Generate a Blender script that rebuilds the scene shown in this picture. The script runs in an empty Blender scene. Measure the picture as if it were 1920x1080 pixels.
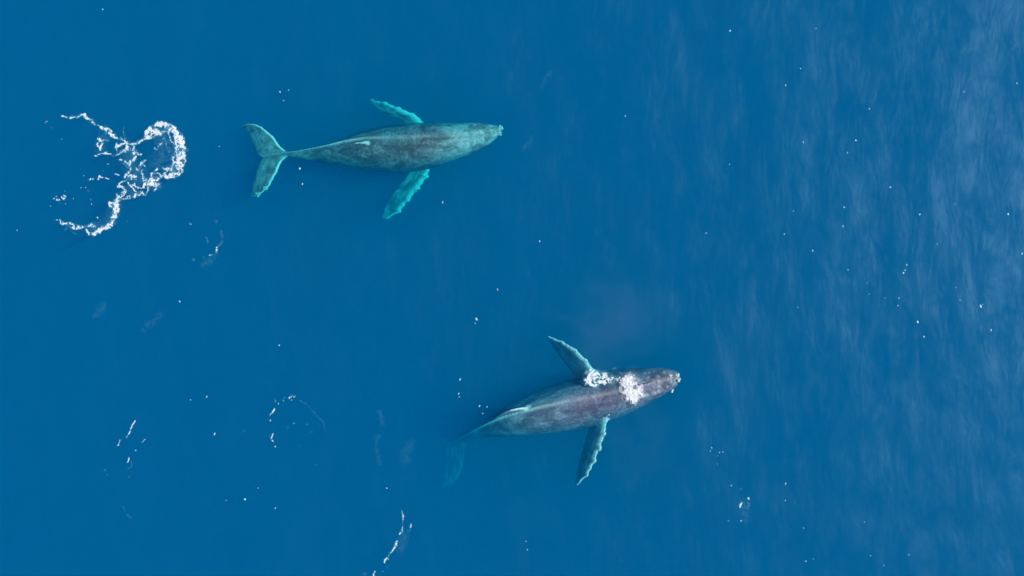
import bpy, bmesh, math, random
import numpy as np
from mathutils import Vector, kdtree

rnd = random.Random(7)
sc = bpy.context.scene
C = sc.collection

# ------------------------------------------------------------------ camera, sky, sun, exposure
CAM_H = 50.0            # drone height over the sea, metres
PPM = 40.0              # photograph pixels per metre on the sea surface
cam_d = bpy.data.cameras.new('camera')
cam = bpy.data.objects.new('camera', cam_d)
C.objects.link(cam)
cam.location = (0, 0, CAM_H)
cam.rotation_euler = (0, 0, 0)
cam_d.sensor_width = 36
cam_d.lens = 36 * CAM_H / (1920 / PPM)
cam_d.clip_start = 0.5
cam_d.clip_end = 4000
sc.camera = cam

SUN_EL, SUN_AZ = math.radians(52), math.radians(80)    # azimuth clockwise from +Y
world = bpy.data.worlds.new('World')
sc.world = world
world.use_nodes = True
wn = world.node_tree
sky = wn.nodes.new('ShaderNodeTexSky')
sky.sky_type = 'NISHITA'
sky.sun_disc = False
sky.sun_elevation = SUN_EL
sky.sun_rotation = SUN_AZ
wn.nodes['Background'].inputs['Strength'].default_value = 0.09
wn.links.new(sky.outputs[0], wn.nodes['Background'].inputs['Color'])

sun_d = bpy.data.lights.new('sun', 'SUN')
sun_d.energy = 3.2
sun_d.angle = math.radians(0.5)
sun_d.color = (1.0, 0.975, 0.94)
sun = bpy.data.objects.new('sun', sun_d)
C.objects.link(sun)
to_sun = Vector((math.sin(SUN_AZ) * math.cos(SUN_EL), math.cos(SUN_AZ) * math.cos(SUN_EL), math.sin(SUN_EL)))
sun.rotation_euler = to_sun.to_track_quat('Z', 'Y').to_euler()
sun.location = to_sun * 200

vs = sc.view_settings
vs.view_transform = 'Standard'
vs.look = 'None'
vs.exposure = 0.0
vs.gamma = 1.0
vs.use_curve_mapping = False
sc.cycles.use_denoising = True
sc.cycles.max_bounces = 8
sc.cycles.volume_bounces = 4
sc.cycles.transparent_max_bounces = 24
sc.cycles.volume_max_steps = 256

# ------------------------------------------------------------------ helpers
def W(px, py, z=0.0):
    """photograph pixel -> point at height z, so that every thing gets its own place, depth and size"""
    k = (CAM_H - z) / CAM_H / PPM
    return np.array(((px - 960) * k, (540 - py) * k, z))

def wave(x, y):
    x = np.asarray(x, float); y = np.asarray(y, float)
    return (0.030 * np.sin(0.9 * x + 0.17 * y + 1.0) + 0.022 * np.sin(1.7 * x - 0.5 * y + 2.1)
            + 0.014 * np.sin(3.1 * x + 0.9 * y) + 0.012 * np.sin(0.5 * x + 2.2 * y + 0.6))

def link(name, me, mat=None, parent=None):
    o = bpy.data.objects.new(name, me)
    if mat is not None and not me.materials:
        me.materials.append(mat)
    C.objects.link(o)
    if parent is not None:
        o.parent = parent
    return o

def tag(o, label=None, cat=None, group=None, kind=None):
    for k, v in (('label', label), ('category', cat), ('group', group), ('kind', kind)):
        if v:
            o[k] = v
    return o

def mesh(name, verts, faces, smooth=True):
    me = bpy.data.meshes.new(name)
    me.from_pydata([tuple(map(float, v)) for v in verts], [], [tuple(map(int, f)) for f in faces])
    if smooth:
        me.polygons.foreach_set('use_smooth', np.ones(len(me.polygons), bool))
    me.update()
    return me

def new_mat(name):
    m = bpy.data.materials.new(name)
    m.use_nodes = True
    nt = m.node_tree
    nt.nodes.clear()
    out = nt.nodes.new('ShaderNodeOutputMaterial')
    return m, nt, out

def node(nt, typ, **kw):
    n = nt.nodes.new(typ)
    for k, v in kw.items():
        if k.startswith('i_'):
            key = k[2:].replace('_', ' ')
            n.inputs[key].default_value = v
        else:
            setattr(n, k, v)
    return n

def math_n(nt, op, a, b=None, clamp=False):
    n = nt.nodes.new('ShaderNodeMath'); n.operation = op; n.use_clamp = clamp
    for i, v in enumerate((a, b)):
        if v is None: continue
        if isinstance(v, (int, float)): n.inputs[i].default_value = v
        else: nt.links.new(v, n.inputs[i])
    return n.outputs[0]

def ramp(nt, src, lo, hi, a=0.0, b=1.0):
    n = nt.nodes.new('ShaderNodeMapRange')
    n.interpolation_type = 'SMOOTHSTEP'
    n.inputs['From Min'].default_value = lo; n.inputs['From Max'].default_value = hi
    n.inputs['To Min'].default_value = a; n.inputs['To Max'].default_value = b
    nt.links.new(src, n.inputs['Value'])
    return n.outputs['Result']

def mixc(nt, fac, a, b):
    n = nt.nodes.new('ShaderNodeMix'); n.data_type = 'RGBA'
    if isinstance(fac, (int, float)): n.inputs[0].default_value = fac
    else: nt.links.new(fac, n.inputs[0])
    for i, v in ((6, a), (7, b)):
        if isinstance(v, tuple): n.inputs[i].default_value = (*v, 1)
        else: nt.links.new(v, n.inputs[i])
    return n.outputs[2]

def noise(nt, vec, scale, detail=4, rough=0.55, dist=0.0):
    n = nt.nodes.new('ShaderNodeTexNoise')
    n.inputs['Scale'].default_value = scale; n.inputs['Detail'].default_value = detail
    n.inputs['Roughness'].default_value = rough; n.inputs['Distortion'].default_value = dist
    nt.links.new(vec, n.inputs['Vector'])
    return n.outputs['Fac']

def mapping(nt, vec, scale, rot=0.0):
    n = nt.nodes.new('ShaderNodeMapping')
    n.inputs['Scale'].default_value = scale
    n.inputs['Rotation'].default_value[2] = rot
    nt.links.new(vec, n.inputs['Vector'])
    return n.outputs[0]

# numpy value noise for geometry
def vnoise(x, y, seed):
    r = np.random.RandomState(seed)
    tab = r.rand(256, 256)
    xi = np.floor(x).astype(int); yi = np.floor(y).astype(int)
    fx = x - xi; fy = y - yi
    fx = fx * fx * (3 - 2 * fx); fy = fy * fy * (3 - 2 * fy)
    g = lambda a, b: tab[a & 255, b & 255]
    return ((g(xi, yi) * (1 - fx) + g(xi + 1, yi) * fx) * (1 - fy)
            + (g(xi, yi + 1) * (1 - fx) + g(xi + 1, yi + 1) * fx) * fy)

def fbm(x, y, seed, octv=4, gain=0.5):
    s = 0; a = 1; t = 0
    for i in range(octv):
        s = s + a * vnoise(x * 2 ** i + 17.3 * i, y * 2 ** i + 5.1 * i, seed + i); t += a; a *= gain
    return s / t

# ------------------------------------------------------------------ the sea: body of water, its depths and its wind-rippled surface
def grid_patch(x0, x1, y0, y1, nx, ny, off=0.0):
    xs = np.linspace(x0, x1, nx + 1); ys = np.linspace(y0, y1, ny + 1)
    X, Y = np.meshgrid(xs, ys)
    Z = wave(X, Y) + off
    v = np.stack([X.ravel(), Y.ravel(), Z.ravel()], 1)
    i = np.arange(ny * (nx + 1)).reshape(ny, nx + 1)[:, :-1].ravel()
    f = np.stack([i, i + 1, i + nx + 2, i + nx + 1], 1)
    return v, f

BIG, DEEP = 1200.0, 40.0
def water_body():
    """closed box of sea water whose top carries the waves"""
    def axis(a):
        c = np.linspace(-a, a, 161)
        return np.concatenate([[-BIG, -300, -120], c, [120, 300, BIG]])
    xs, ys = axis(40.0), axis(30.0)
    X, Y = np.meshgrid(xs, ys)
    fade = np.clip(1.3 - np.maximum(np.abs(X) / 40, np.abs(Y) / 30), 0, 1)
    Z = wave(X, Y) * np.minimum(1, fade * 3.3)
    nx, ny = len(xs), len(ys)
    top = np.stack([X.ravel(), Y.ravel(), Z.ravel()], 1)
    bot = top.copy(); bot[:, 2] = -DEEP
    n = nx * ny
    i = np.arange(n).reshape(ny, nx)
    a = i[:-1, :-1].ravel()
    ft = np.stack([a, a + 1, a + nx + 1, a + nx], 1)
    fb = ft[:, ::-1] + n
    sides = []
    for loop in (i[0, :], i[:, -1], i[-1, ::-1], i[::-1, 0]):
        for p, q in zip(loop[:-1], loop[1:]):
            sides.append((p, p + n, q + n, q)[::-1])
    return mesh('water', np.concatenate([top, bot]), np.concatenate([ft, fb, np.array(sides)]))

m_water, nt, out = new_mat('sea_water')
scat = node(nt, 'ShaderNodeVolumeScatter', i_Anisotropy=0.0)
SIG_S = (0.0, 0.099, 0.205)       # scattering per metre
SIG_A = (1.3, 0.097, 0.043)        # absorption per metre
ds = max(SIG_S); da = max(SIG_A) * 1.0001
scat.inputs['Color'].default_value = (*[c / ds for c in SIG_S], 1)
scat.inputs['Density'].default_value = ds
absb = node(nt, 'ShaderNodeVolumeAbsorption')
absb.inputs['Color'].default_value = (*[1 - c / da for c in SIG_A], 1)
absb.inputs['Density'].default_value = da
add = nt.nodes.new('ShaderNodeAddShader')
nt.links.new(scat.outputs[0], add.inputs[0]); nt.links.new(absb.outputs[0], add.inputs[1])
nt.links.new(add.outputs[0], out.inputs['Volume'])
water = link('water', water_body(), m_water)
tag(water, 'clear deep blue sea water around and under the whales', kind='structure')

m_deep, nt, out = new_mat('deep_water')
geo = nt.nodes.new('ShaderNodeNewGeometry')
bs = node(nt, 'ShaderNodeBsdfDiffuse')
nt.links.new(mixc(nt, noise(nt, geo.outputs['Position'], 0.03), (0.0, 0.03, 0.09), (0.0, 0.04, 0.11)), bs.inputs['Color'])
nt.links.new(bs.outputs[0], out.inputs['Surface'])
b = BIG - 5
deep = link('deep_water', mesh('deep_water', [(-b, -b, 0), (b, -b, 0), (b, b, 0), (-b, b, 0)], [(0, 1, 2, 3)]), m_deep)
deep.location.z = -DEEP + 2
tag(deep, 'dark depths of the open sea', kind='structure')

# wind-rippled surface mirroring sun and sky; a painted mask sets where sheen shows
m_surf, nt, out = new_mat('rippled_surface')
geo = nt.nodes.new('ShaderNodeNewGeometry')
P = geo.outputs['Position']
att = nt.nodes.new('ShaderNodeAttribute'); att.attribute_name = 'sheen_mask'
n_sof = noise(nt, mapping(nt, P, (1.6, 0.85, 1), 0.18), 1.0, 8, 0.66, 0.25)
n_big = noise(nt, mapping(nt, P, (0.26, 0.17, 1)), 1.0, 3, 0.55, 0.4)
n_str = noise(nt, mapping(nt, P, (1.0, 0.34, 1), 0.12), 1.0, 4, 0.5, 0.3)
n_fine = noise(nt, mapping(nt, P, (5.0, 2.0, 1)), 1.0, 3, 0.6, 0.2)
h = math_n(nt, 'ADD', math_n(nt, 'MULTIPLY', n_str, 1.0), math_n(nt, 'MULTIPLY', n_fine, 0.03))
bump = node(nt, 'ShaderNodeBump', i_Strength=0.13, i_Distance=1.0)
nt.links.new(h, bump.inputs['Height'])
gl = node(nt, 'ShaderNodeBsdfGlossy', i_Roughness=0.46)
gl.inputs['Color'].default_value = (0.42, 0.76, 1.0, 1)  # blue tint makes the sun's glint read as sky light
nt.links.new(bump.outputs[0], gl.inputs['Normal'])
tr = node(nt, 'ShaderNodeBsdfTransparent')
fr = node(nt, 'ShaderNodeFresnel', i_IOR=1.34)
patch = ramp(nt, math_n(nt, 'ADD', math_n(nt, 'MULTIPLY', n_big, 0.5), math_n(nt, 'MULTIPLY', n_sof, 0.5)), 0.36, 0.66, 0.10, 1.0)  # streaks of sheen drawn in by noise
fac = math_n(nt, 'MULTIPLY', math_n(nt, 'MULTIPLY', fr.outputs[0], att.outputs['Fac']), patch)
mx = nt.nodes.new('ShaderNodeMixShader')
nt.links.new(fac, mx.inputs[0]); nt.links.new(tr.outputs[0], mx.inputs[1]); nt.links.new(gl.outputs[0], mx.inputs[2])
nt.links.new(mx.outputs[0], out.inputs['Surface'])


# ------------------------------------------------------------------ whales
def skin_material(name, dark, mid, light, wet, soft=0.0):
    m, nt, out = new_mat(name)
    co = nt.nodes.new('ShaderNodeAttribute'); co.attribute_name = 'skin_co'
    pale = nt.nodes.new('ShaderNodeAttribute'); pale.attribute_name = 'pale'
    edge = nt.nodes.new('ShaderNodeAttribute'); edge.attribute_name = 'edge'
    V = co.outputs['Vector']
    blot = noise(nt, mapping(nt, V, (0.8, 1.2, 1.2)), 1.05, 4, 0.6, 0.9)
    streak = noise(nt, mapping(nt, V, (0.8, 3.4, 3.4)), 1.6, 4, 0.6, 0.3)
    fine = noise(nt, V, 7.0, 4, 0.65, 0.4)
    cell = nt.nodes.new('ShaderNodeTexVoronoi'); cell.feature = 'DISTANCE_TO_EDGE'
    cell.inputs['Scale'].default_value = 2.6
    vv = nt.nodes.new('ShaderNodeVectorMath'); vv.operation = 'ADD'
    nz = nt.nodes.new('ShaderNodeTexNoise'); nz.inputs['Scale'].default_value = 2.0
    nt.links.new(V, nz.inputs['Vector']); nt.links.new(V, vv.inputs[0]); nt.links.new(nz.outputs['Color'], vv.inputs[1])
    nt.links.new(vv.outputs[0], cell.inputs['Vector'])
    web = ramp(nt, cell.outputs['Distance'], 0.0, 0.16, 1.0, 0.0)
    mott_caustic = math_n(nt, 'ADD', math_n(nt, 'MULTIPLY', blot, 0.62), math_n(nt, 'ADD', math_n(nt, 'MULTIPLY', streak, 0.24), math_n(nt, 'MULTIPLY', fine, 0.14)))  # skin blotches, with caustic sunlight and wet highlights painted in as colour
    m1 = ramp(nt, mott_caustic, 0.42 - soft, 0.61 + soft)
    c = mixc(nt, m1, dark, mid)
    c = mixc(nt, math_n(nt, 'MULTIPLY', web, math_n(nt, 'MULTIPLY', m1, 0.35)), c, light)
    pf = math_n(nt, 'MULTIPLY', pale.outputs['Fac'], ramp(nt, mott_caustic, 0.40, 0.60, 0.28, 1.0), True)
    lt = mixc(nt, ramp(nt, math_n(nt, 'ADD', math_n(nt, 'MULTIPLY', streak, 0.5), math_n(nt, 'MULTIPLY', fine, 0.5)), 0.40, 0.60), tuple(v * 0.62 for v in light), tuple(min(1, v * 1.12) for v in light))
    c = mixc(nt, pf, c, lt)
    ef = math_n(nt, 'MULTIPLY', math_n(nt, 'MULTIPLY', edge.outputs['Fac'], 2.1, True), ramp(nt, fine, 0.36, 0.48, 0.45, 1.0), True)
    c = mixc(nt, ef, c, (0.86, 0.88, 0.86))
    p = node(nt, 'ShaderNodeBsdfPrincipled', i_Roughness=wet)
    p.inputs['IOR'].default_value = 1.4
    nt.links.new(c, p.inputs['Base Color'])
    bp = node(nt, 'ShaderNodeBump', i_Strength=0.35, i_Distance=0.05)
    nt.links.new(math_n(nt, 'ADD', fine, math_n(nt, 'MULTIPLY', blot, 1.5)), bp.inputs['Height'])
    nt.links.new(bp.outputs[0], p.inputs['Normal'])
    nt.links.new(p.outputs[0], out.inputs['Surface'])
    return m

def spline(keys, n):
    """keys: rows of values; Catmull-Rom through them, n samples per span"""
    K = np.array(keys, float)
    K = np.vstack([2 * K[0] - K[1], K, 2 * K[-1] - K[-2]])
    res = []
    for i in range(1, len(K) - 2):
        t = np.linspace(0, 1, n, endpoint=False)[:, None]
        p0, p1, p2, p3 = K[i - 1:i + 3]
        res.append(0.5 * ((2 * p1) + (-p0 + p2) * t + (2 * p0 - 5 * p1 + 4 * p2 - p3) * t * t + (-p0 + 3 * p1 - 3 * p2 + p3) * t ** 3))
    res.append(K[-2][None])
    return np.vstack(res)

class Part:
    def __init__(self): self.v, self.f, self.pale, self.edge, self.co = [], [], [], [], []
    def loft(self, rings, attrs):
        """closed tube through rings (n x k x 3) with rounded caps; attrs (n x k x 5): pale, edge, co"""
        n, k, _ = rings.shape
        b = len(self.v)
        self.v += [tuple(p) for p in rings.reshape(-1, 3)]
        for a in attrs.reshape(-1, 5):
            self.pale.append(a[0]); self.edge.append(a[1]); self.co.append(tuple(a[2:]))
        for i in range(n - 1):
            for j in range(k):
                q = (j + 1) % k
                self.f.append((b + i * k + j, b + i * k + q, b + (i + 1) * k + q, b + (i + 1) * k + j))
        self.f.append(tuple(b + j for j in range(k))[::-1])
        self.f.append(tuple(b + (n - 1) * k + j for j in range(k)))
    def ball(self, c, r, pale, edge, co, squash=1.0):
        b = len(self.v)
        bm = bmesh.new(); bmesh.ops.create_icosphere(bm, subdivisions=2, radius=1)
        for v in bm.verts:
            self.v.append((c[0] + v.co.x * r, c[1] + v.co.y * r, c[2] + v.co.z * r * squash))
            self.pale.append(pale); self.edge.append(edge); self.co.append(co)
        for f in bm.faces: self.f.append(tuple(b + v.index for v in f.verts))
        bm.free()

def blade(part, lead, trail, thick, pale, edge_w, knobs=0.0, seed=0, k=28, n=10, centre=0.0):
    """flat tapering limb between its leading and trailing edge; rows of lead/trail are (px, py, z)"""
    r = np.random.RandomState(seed)
    L = np.array([W(*p) for p in spline(lead, n)]); T = np.array([W(*p) for p in spline(trail, n)])
    th = spline([[t] for t in thick], n)[:, 0]
    m = len(L)
    rings, at = [], []
    t = np.linspace(0, 2 * math.pi, k, endpoint=False)
    s_len = np.concatenate([[0], np.cumsum(np.linalg.norm(np.diff((L + T) / 2, axis=0), axis=1))])
    ax = np.gradient((L + T) / 2, axis=0)
    for i in range(m):
        ch = L[i] - T[i]
        if knobs:
            bumps = knobs * (max(0, math.sin(s_len[i] * 9.5 + seed)) ** 2 + 0.6 * r.rand() - 0.3) * min(1, s_len[i] / 0.6)
            ch = ch * (1 + bumps / max(0.2, np.linalg.norm(ch)))
        nrm = np.cross(ax[i], ch); nrm /= np.linalg.norm(nrm) + 1e-9
        if nrm[2] < 0: nrm = -nrm
        cx = 0.5 + 0.5 * np.cos(t)                       # 1 at the leading edge
        foil = np.sign(np.sin(t)) * np.abs(np.sin(t)) ** 0.8 * (0.45 + 0.75 * cx ** 0.8)
        rings.append(T[i] + ch[None] * cx[:, None] + nrm[None] * (th[i] * foil)[:, None])
        e = np.clip((cx - (1 - edge_w)) / max(edge_w, 1e-3), 0, 1)
        e = np.where(np.sin(t) > -0.5, e, e * 0.5)
        if np.isscalar(pale): pl = pale
        else: pl = np.interp(i / (m - 1), np.linspace(0, 1, len(pale)), pale)
        pv = pl * (1 - centre * np.exp(-((cx - 0.55 + 0.15 * math.sin(i * 0.5)) / 0.20) ** 2) * (0.6 + 0.4 * math.sin(i * 0.37 + seed)))
        at.append(np.stack([pv, e, np.full(k, s_len[i] + seed), cx * np.linalg.norm(ch), np.sin(t) * th[i]], 1))
    part.loft(np.array(rings), np.array(at))

def whale_body(part, keys, k=44, n=9):
    """keys from snout to tail: px, py, spine z, half width m, half height m, ridge 0..1, flat top 0..1, roll deg, pale"""
    K = spline(keys, n)
    pts = np.array([W(a[0], a[1], a[2]) for a in K])
    tan = np.gradient(pts, axis=0); tan /= np.linalg.norm(tan, axis=1)[:, None]
    s = np.concatenate([[0], np.cumsum(np.linalg.norm(np.diff(pts, axis=0), axis=1))])
    t = np.linspace(0, 2 * math.pi, k, endpoint=False)
    rings, at = [], []
    for i in range(len(K)):
        _, _, _, a, h, ridge, flat, roll, pale = K[i]
        a = max(a, 0.03); h = max(h, 0.03)
        side = np.cross(tan[i], (0, 0, 1.0)); side /= np.linalg.norm(side)
        up = np.cross(side, tan[i])
        ro = -math.radians(roll)
        sd = side * math.cos(ro) + up * math.sin(ro); u = up * math.cos(ro) - side * math.sin(ro)
        c, sn = np.cos(t), np.sin(t)
        top = np.clip(c, 0, 1)
        x = a * np.sign(sn) * np.abs(sn) ** (1 - 0.25 * flat) * (1 - 0.55 * ridge * top ** 2)
        z = h * np.where(c > 0, np.abs(c) ** (1 + 0.5 * flat) , -np.abs(c))
        z = z + 0.12 * ridge * h * np.exp(-(np.minimum(t, 2 * math.pi - t) / 0.16) ** 2)
        rings.append(pts[i] + sd[None] * x[:, None] + u[None] * z[:, None])
        e = 0.75 * ridge * np.exp(-(np.minimum(t, 2 * math.pi - t) / 0.10) ** 2)
        at.append(np.stack([np.full(k, pale), e, np.full(k, s[i]), a * sn, h * c], 1))
    part.loft(np.array(rings), np.array(at))
    return K, pts, tan, s

def finish_whale(name, part, mat, voxel=0.034):
    me = mesh(name + '_raw', part.v, part.f)
    bm = bmesh.new(); bm.from_mesh(me)
    bmesh.ops.recalc_face_normals(bm, faces=bm.faces)
    bm.to_mesh(me); bm.free()
    tmp = link(name + '_raw', me)
    md = tmp.modifiers.new('remesh', 'REMESH'); md.mode = 'VOXEL'; md.voxel_size = voxel; md.use_smooth_shade = True
    sm = tmp.modifiers.new('smooth', 'SMOOTH'); sm.factor = 0.5; sm.iterations = 2
    dg = bpy.context.evaluated_depsgraph_get()
    final = bpy.data.meshes.new_from_object(tmp.evaluated_get(dg))
    bpy.data.objects.remove(tmp); bpy.data.meshes.remove(me)
    final.name = name
    kd = kdtree.KDTree(len(part.v))
    for i, v in enumerate(part.v): kd.insert(v, i)
    kd.balance()
    nv = len(final.vertices)
    pale = np.zeros(nv, np.float32); edge = np.zeros(nv, np.float32); co = np.zeros((nv, 3), np.float32)
    for v in final.vertices:
        near = kd.find_n(v.co, 4)
        w = [1 / (d + 0.01) ** 2 for _, _, d in near]; sw = sum(w)
        j = v.index
        pale[j] = sum(a * part.pale[i] for a, (_, i, _) in zip(w, near)) / sw
        edge[j] = sum(a * part.edge[i] for a, (_, i, _) in zip(w, near)) / sw
        base = part.co[near[0][1]]
        num = [0, 0, 0]; tot = 0
        for a, (_, i, _) in zip(w, near):
            q = part.co[i]
            if abs(q[0] - base[0]) < 0.8:
                tot += a
                for z in range(3): num[z] += a * q[z]
        co[j] = [x / tot for x in num]
    final.attributes.new('pale', 'FLOAT', 'POINT').data.foreach_set('value', pale)
    final.attributes.new('edge', 'FLOAT', 'POINT').data.foreach_set('value', edge)
    final.attributes.new('skin_co', 'FLOAT_VECTOR', 'POINT').data.foreach_set('vector', co.ravel())
    final.polygons.foreach_set('use_smooth', np.ones(len(final.polygons), bool))
    final.materials.clear(); final.materials.append(mat)
    return link(name, final)

def barnacles(parent, spots, mat, seed):
    """clusters of small white barnacles grown on the skin"""
    r = random.Random(seed)
    dg = bpy.context.evaluated_depsgraph_get()
    for px, py, rad in spots:
        bm = bmesh.new()
        c = W(px, py, 0)
        d = (Vector(c) - cam.location).normalized()
        ok, loc, nrm, _ = parent.ray_cast(cam.location, d)
        if not ok: bm.free(); continue
        for q in range(9):
            a, rr = r.random() * 6.28, rad * math.sqrt(r.random())
            p = loc + Vector((math.cos(a) * rr, math.sin(a) * rr, 0))
            ok2, l2, n2, _ = parent.ray_cast(p + Vector((0, 0, 1.0)), Vector((0, 0, -1)))
            if ok2 and abs(l2.z - loc.z) < 0.5: p = l2
            g = bmesh.ops.create_cone(bm, cap_ends=True, segments=7, radius1=0.05, radius2=0.022, depth=0.05)
            s = 0.6 + 0.9 * r.random()
            for v in g['verts']: v.co = p + Vector((v.co.x * s, v.co.y * s, v.co.z * s + 0.012))
        me = bpy.data.meshes.new('barnacle_cluster'); bm.to_mesh(me); bm.free()
        link('barnacle_cluster', me, mat, parent)

def head_knobs(part, K, pts, tan, s, fr_max, pale, count, seed):
    r = np.random.RandomState(seed)
    L = s[-1]
    rows = [(-0.62, 0), (-0.32, 0), (0, 0.0), (0.32, 0), (0.62, 0)]
    for _ in range(count):
        f = 0.01 + r.rand() * fr_max
        i = int(np.searchsorted(s, f * L))
        lane = rows[r.randint(5)][0] + r.uniform(-0.05, 0.05)
        side = np.cross(tan[i], (0, 0, 1.0)); side /= np.linalg.norm(side)
        up = np.cross(side, tan[i]); ro = -math.radians(K[i][7])
        sd = side * math.cos(ro) + up * math.sin(ro); u = up * math.cos(ro) - side * math.sin(ro)
        a, h = K[i][3], K[i][4]
        ang = math.asin(max(-1, min(1, lane)))
        p = pts[i] + sd * a * math.sin(ang) * 1.0 + u * h * math.cos(ang) ** 1.3
        part.ball(p, r.uniform(0.035, 0.06), pale, 0.10, (s[i], a * lane, h), 0.8)

m_barn, nt, out = new_mat('barnacle')
tc = nt.nodes.new('ShaderNodeNewGeometry')
p = node(nt, 'ShaderNodeBsdfPrincipled', i_Roughness=0.8)
nt.links.new(mixc(nt, noise(nt, tc.outputs['Position'], 14), (0.55, 0.56, 0.52), (0.82, 0.82, 0.78)), p.inputs['Base Color'])
nt.links.new(p.outputs[0], out.inputs['Surface'])

# --- the submerged whale, upper left
m_skin1 = skin_material('whale_skin_mottled_caustic', (0.044, 0.055, 0.078), (0.140, 0.158, 0.20), (0.52, 0.54, 0.55), 0.5, 0.04)
P1 = Part()
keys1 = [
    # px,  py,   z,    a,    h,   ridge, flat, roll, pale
    (941, 245, -0.72, 0.12, 0.1, 0.0, 0.6, 14, 0.95),  # head: pale skin plus brightness near the surface, painted in
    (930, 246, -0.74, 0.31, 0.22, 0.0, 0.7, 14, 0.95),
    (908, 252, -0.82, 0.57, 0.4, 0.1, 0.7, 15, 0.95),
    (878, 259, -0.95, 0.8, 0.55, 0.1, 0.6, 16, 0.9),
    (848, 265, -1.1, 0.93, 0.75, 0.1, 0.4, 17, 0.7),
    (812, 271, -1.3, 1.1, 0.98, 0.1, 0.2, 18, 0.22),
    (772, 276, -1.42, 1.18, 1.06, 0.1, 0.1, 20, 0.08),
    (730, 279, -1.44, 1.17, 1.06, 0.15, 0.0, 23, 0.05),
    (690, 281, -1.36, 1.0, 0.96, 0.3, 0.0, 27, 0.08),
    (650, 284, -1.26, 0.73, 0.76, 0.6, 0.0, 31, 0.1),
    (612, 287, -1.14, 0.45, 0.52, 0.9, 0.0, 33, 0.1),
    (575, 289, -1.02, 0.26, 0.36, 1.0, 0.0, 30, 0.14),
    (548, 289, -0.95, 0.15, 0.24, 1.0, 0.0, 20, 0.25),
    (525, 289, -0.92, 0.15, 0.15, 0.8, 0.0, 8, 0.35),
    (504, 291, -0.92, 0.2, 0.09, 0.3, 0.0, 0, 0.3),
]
K, pts, tan, s = whale_body(P1, keys1)
head_knobs(P1, K, pts, tan, s, 0.16, 0.9, 26, 3)
# dorsal fin
blade(P1, [(704, 271, -0.75), (692, 269, -0.50), (680, 267.5, -0.42), (668, 268, -0.36)],
      [(630, 276, -0.62), (638, 274, -0.52), (648, 271.5, -0.44), (657, 270, -0.38)], [0.06, 0.045, 0.035, 0.03], 0.15, 0.04, seed=5, n=6)
# flippers: far one (upper), near one (lower)
blade(P1, [(800, 240, -1.55), (784, 220, -1.40), (762, 208, -1.35), (735, 197, -1.50), (708, 189, -1.75), (692, 187, -2.05)],
      [(772, 246, -1.65), (752, 226, -1.65), (732, 219, -1.65), (712, 207, -1.80), (698, 199, -1.95), (690, 190, -2.10)],
      [0.16, 0.13, 0.11, 0.09, 0.07, 0.03], [0.75, 1.0, 1.0, 0.95, 0.9, 0.9], 0.30, knobs=0.10, seed=11)
blade(P1, [(812, 296, -1.40), (806, 318, -1.55), (792, 344, -1.65), (771, 369, -1.75), (750, 395, -1.85), (726, 411, -2.00)],
      [(772, 300, -1.50), (766, 324, -1.70), (748, 348, -1.85), (732, 370, -1.95), (720, 393, -2.05), (715, 410, -2.10)],
      [0.16, 0.15, 0.13, 0.11, 0.08, 0.03], [0.75, 0.85, 0.85, 0.85, 0.95, 1.0], 0.24, knobs=0.13, seed=23)
# flukes
blade(P1, [(541, 287, -0.92), (527, 276, -0.85), (515, 260, -0.78), (501, 246, -0.76), (482, 234, -0.80), (466, 232, -0.92), (453, 237, -1.0)],
      [(503, 292, -0.92), (493, 296, -0.93), (480, 286, -0.98), (474, 270, -1.02), (467, 254, -1.05), (458, 243, -1.04), (451, 239, -1.02)],
      [0.13, 0.12, 0.10, 0.08, 0.06, 0.05, 0.03], [0.35, 0.50, 0.60, 0.62, 0.50, 0.40, 0.5], 0.07, knobs=0.03, seed=31, centre=0.9)
blade(P1, [(541, 291, -0.92), (529, 302, -0.85), (521, 318, -0.82), (511, 338, -0.82), (498, 356, -0.88), (484, 366, -0.95), (470, 368, -1.0)],
      [(503, 291, -0.92), (492, 297, -0.93), (484, 311, -0.96), (478, 329, -1.0), (474, 345, -1.03), (473, 358, -1.03), (470, 366, -1.02)],
      [0.13, 0.12, 0.10, 0.08, 0.06, 0.05, 0.03], [0.35, 0.50, 0.60, 0.60, 0.50, 0.45, 0.55], 0.09, knobs=0.04, seed=37, centre=0.9)
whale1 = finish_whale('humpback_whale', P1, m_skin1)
tag(whale1, 'fully submerged humpback whale with pale head, spread tail flukes and turquoise flippers', 'whale', 'humpback whales swimming to the right')
barnacles(whale1, [(938, 240, 0.10), (936, 252, 0.09), (776, 357, 0.12), (497, 352, 0.12), (484, 364, 0.10)], m_barn, 5)

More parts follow.
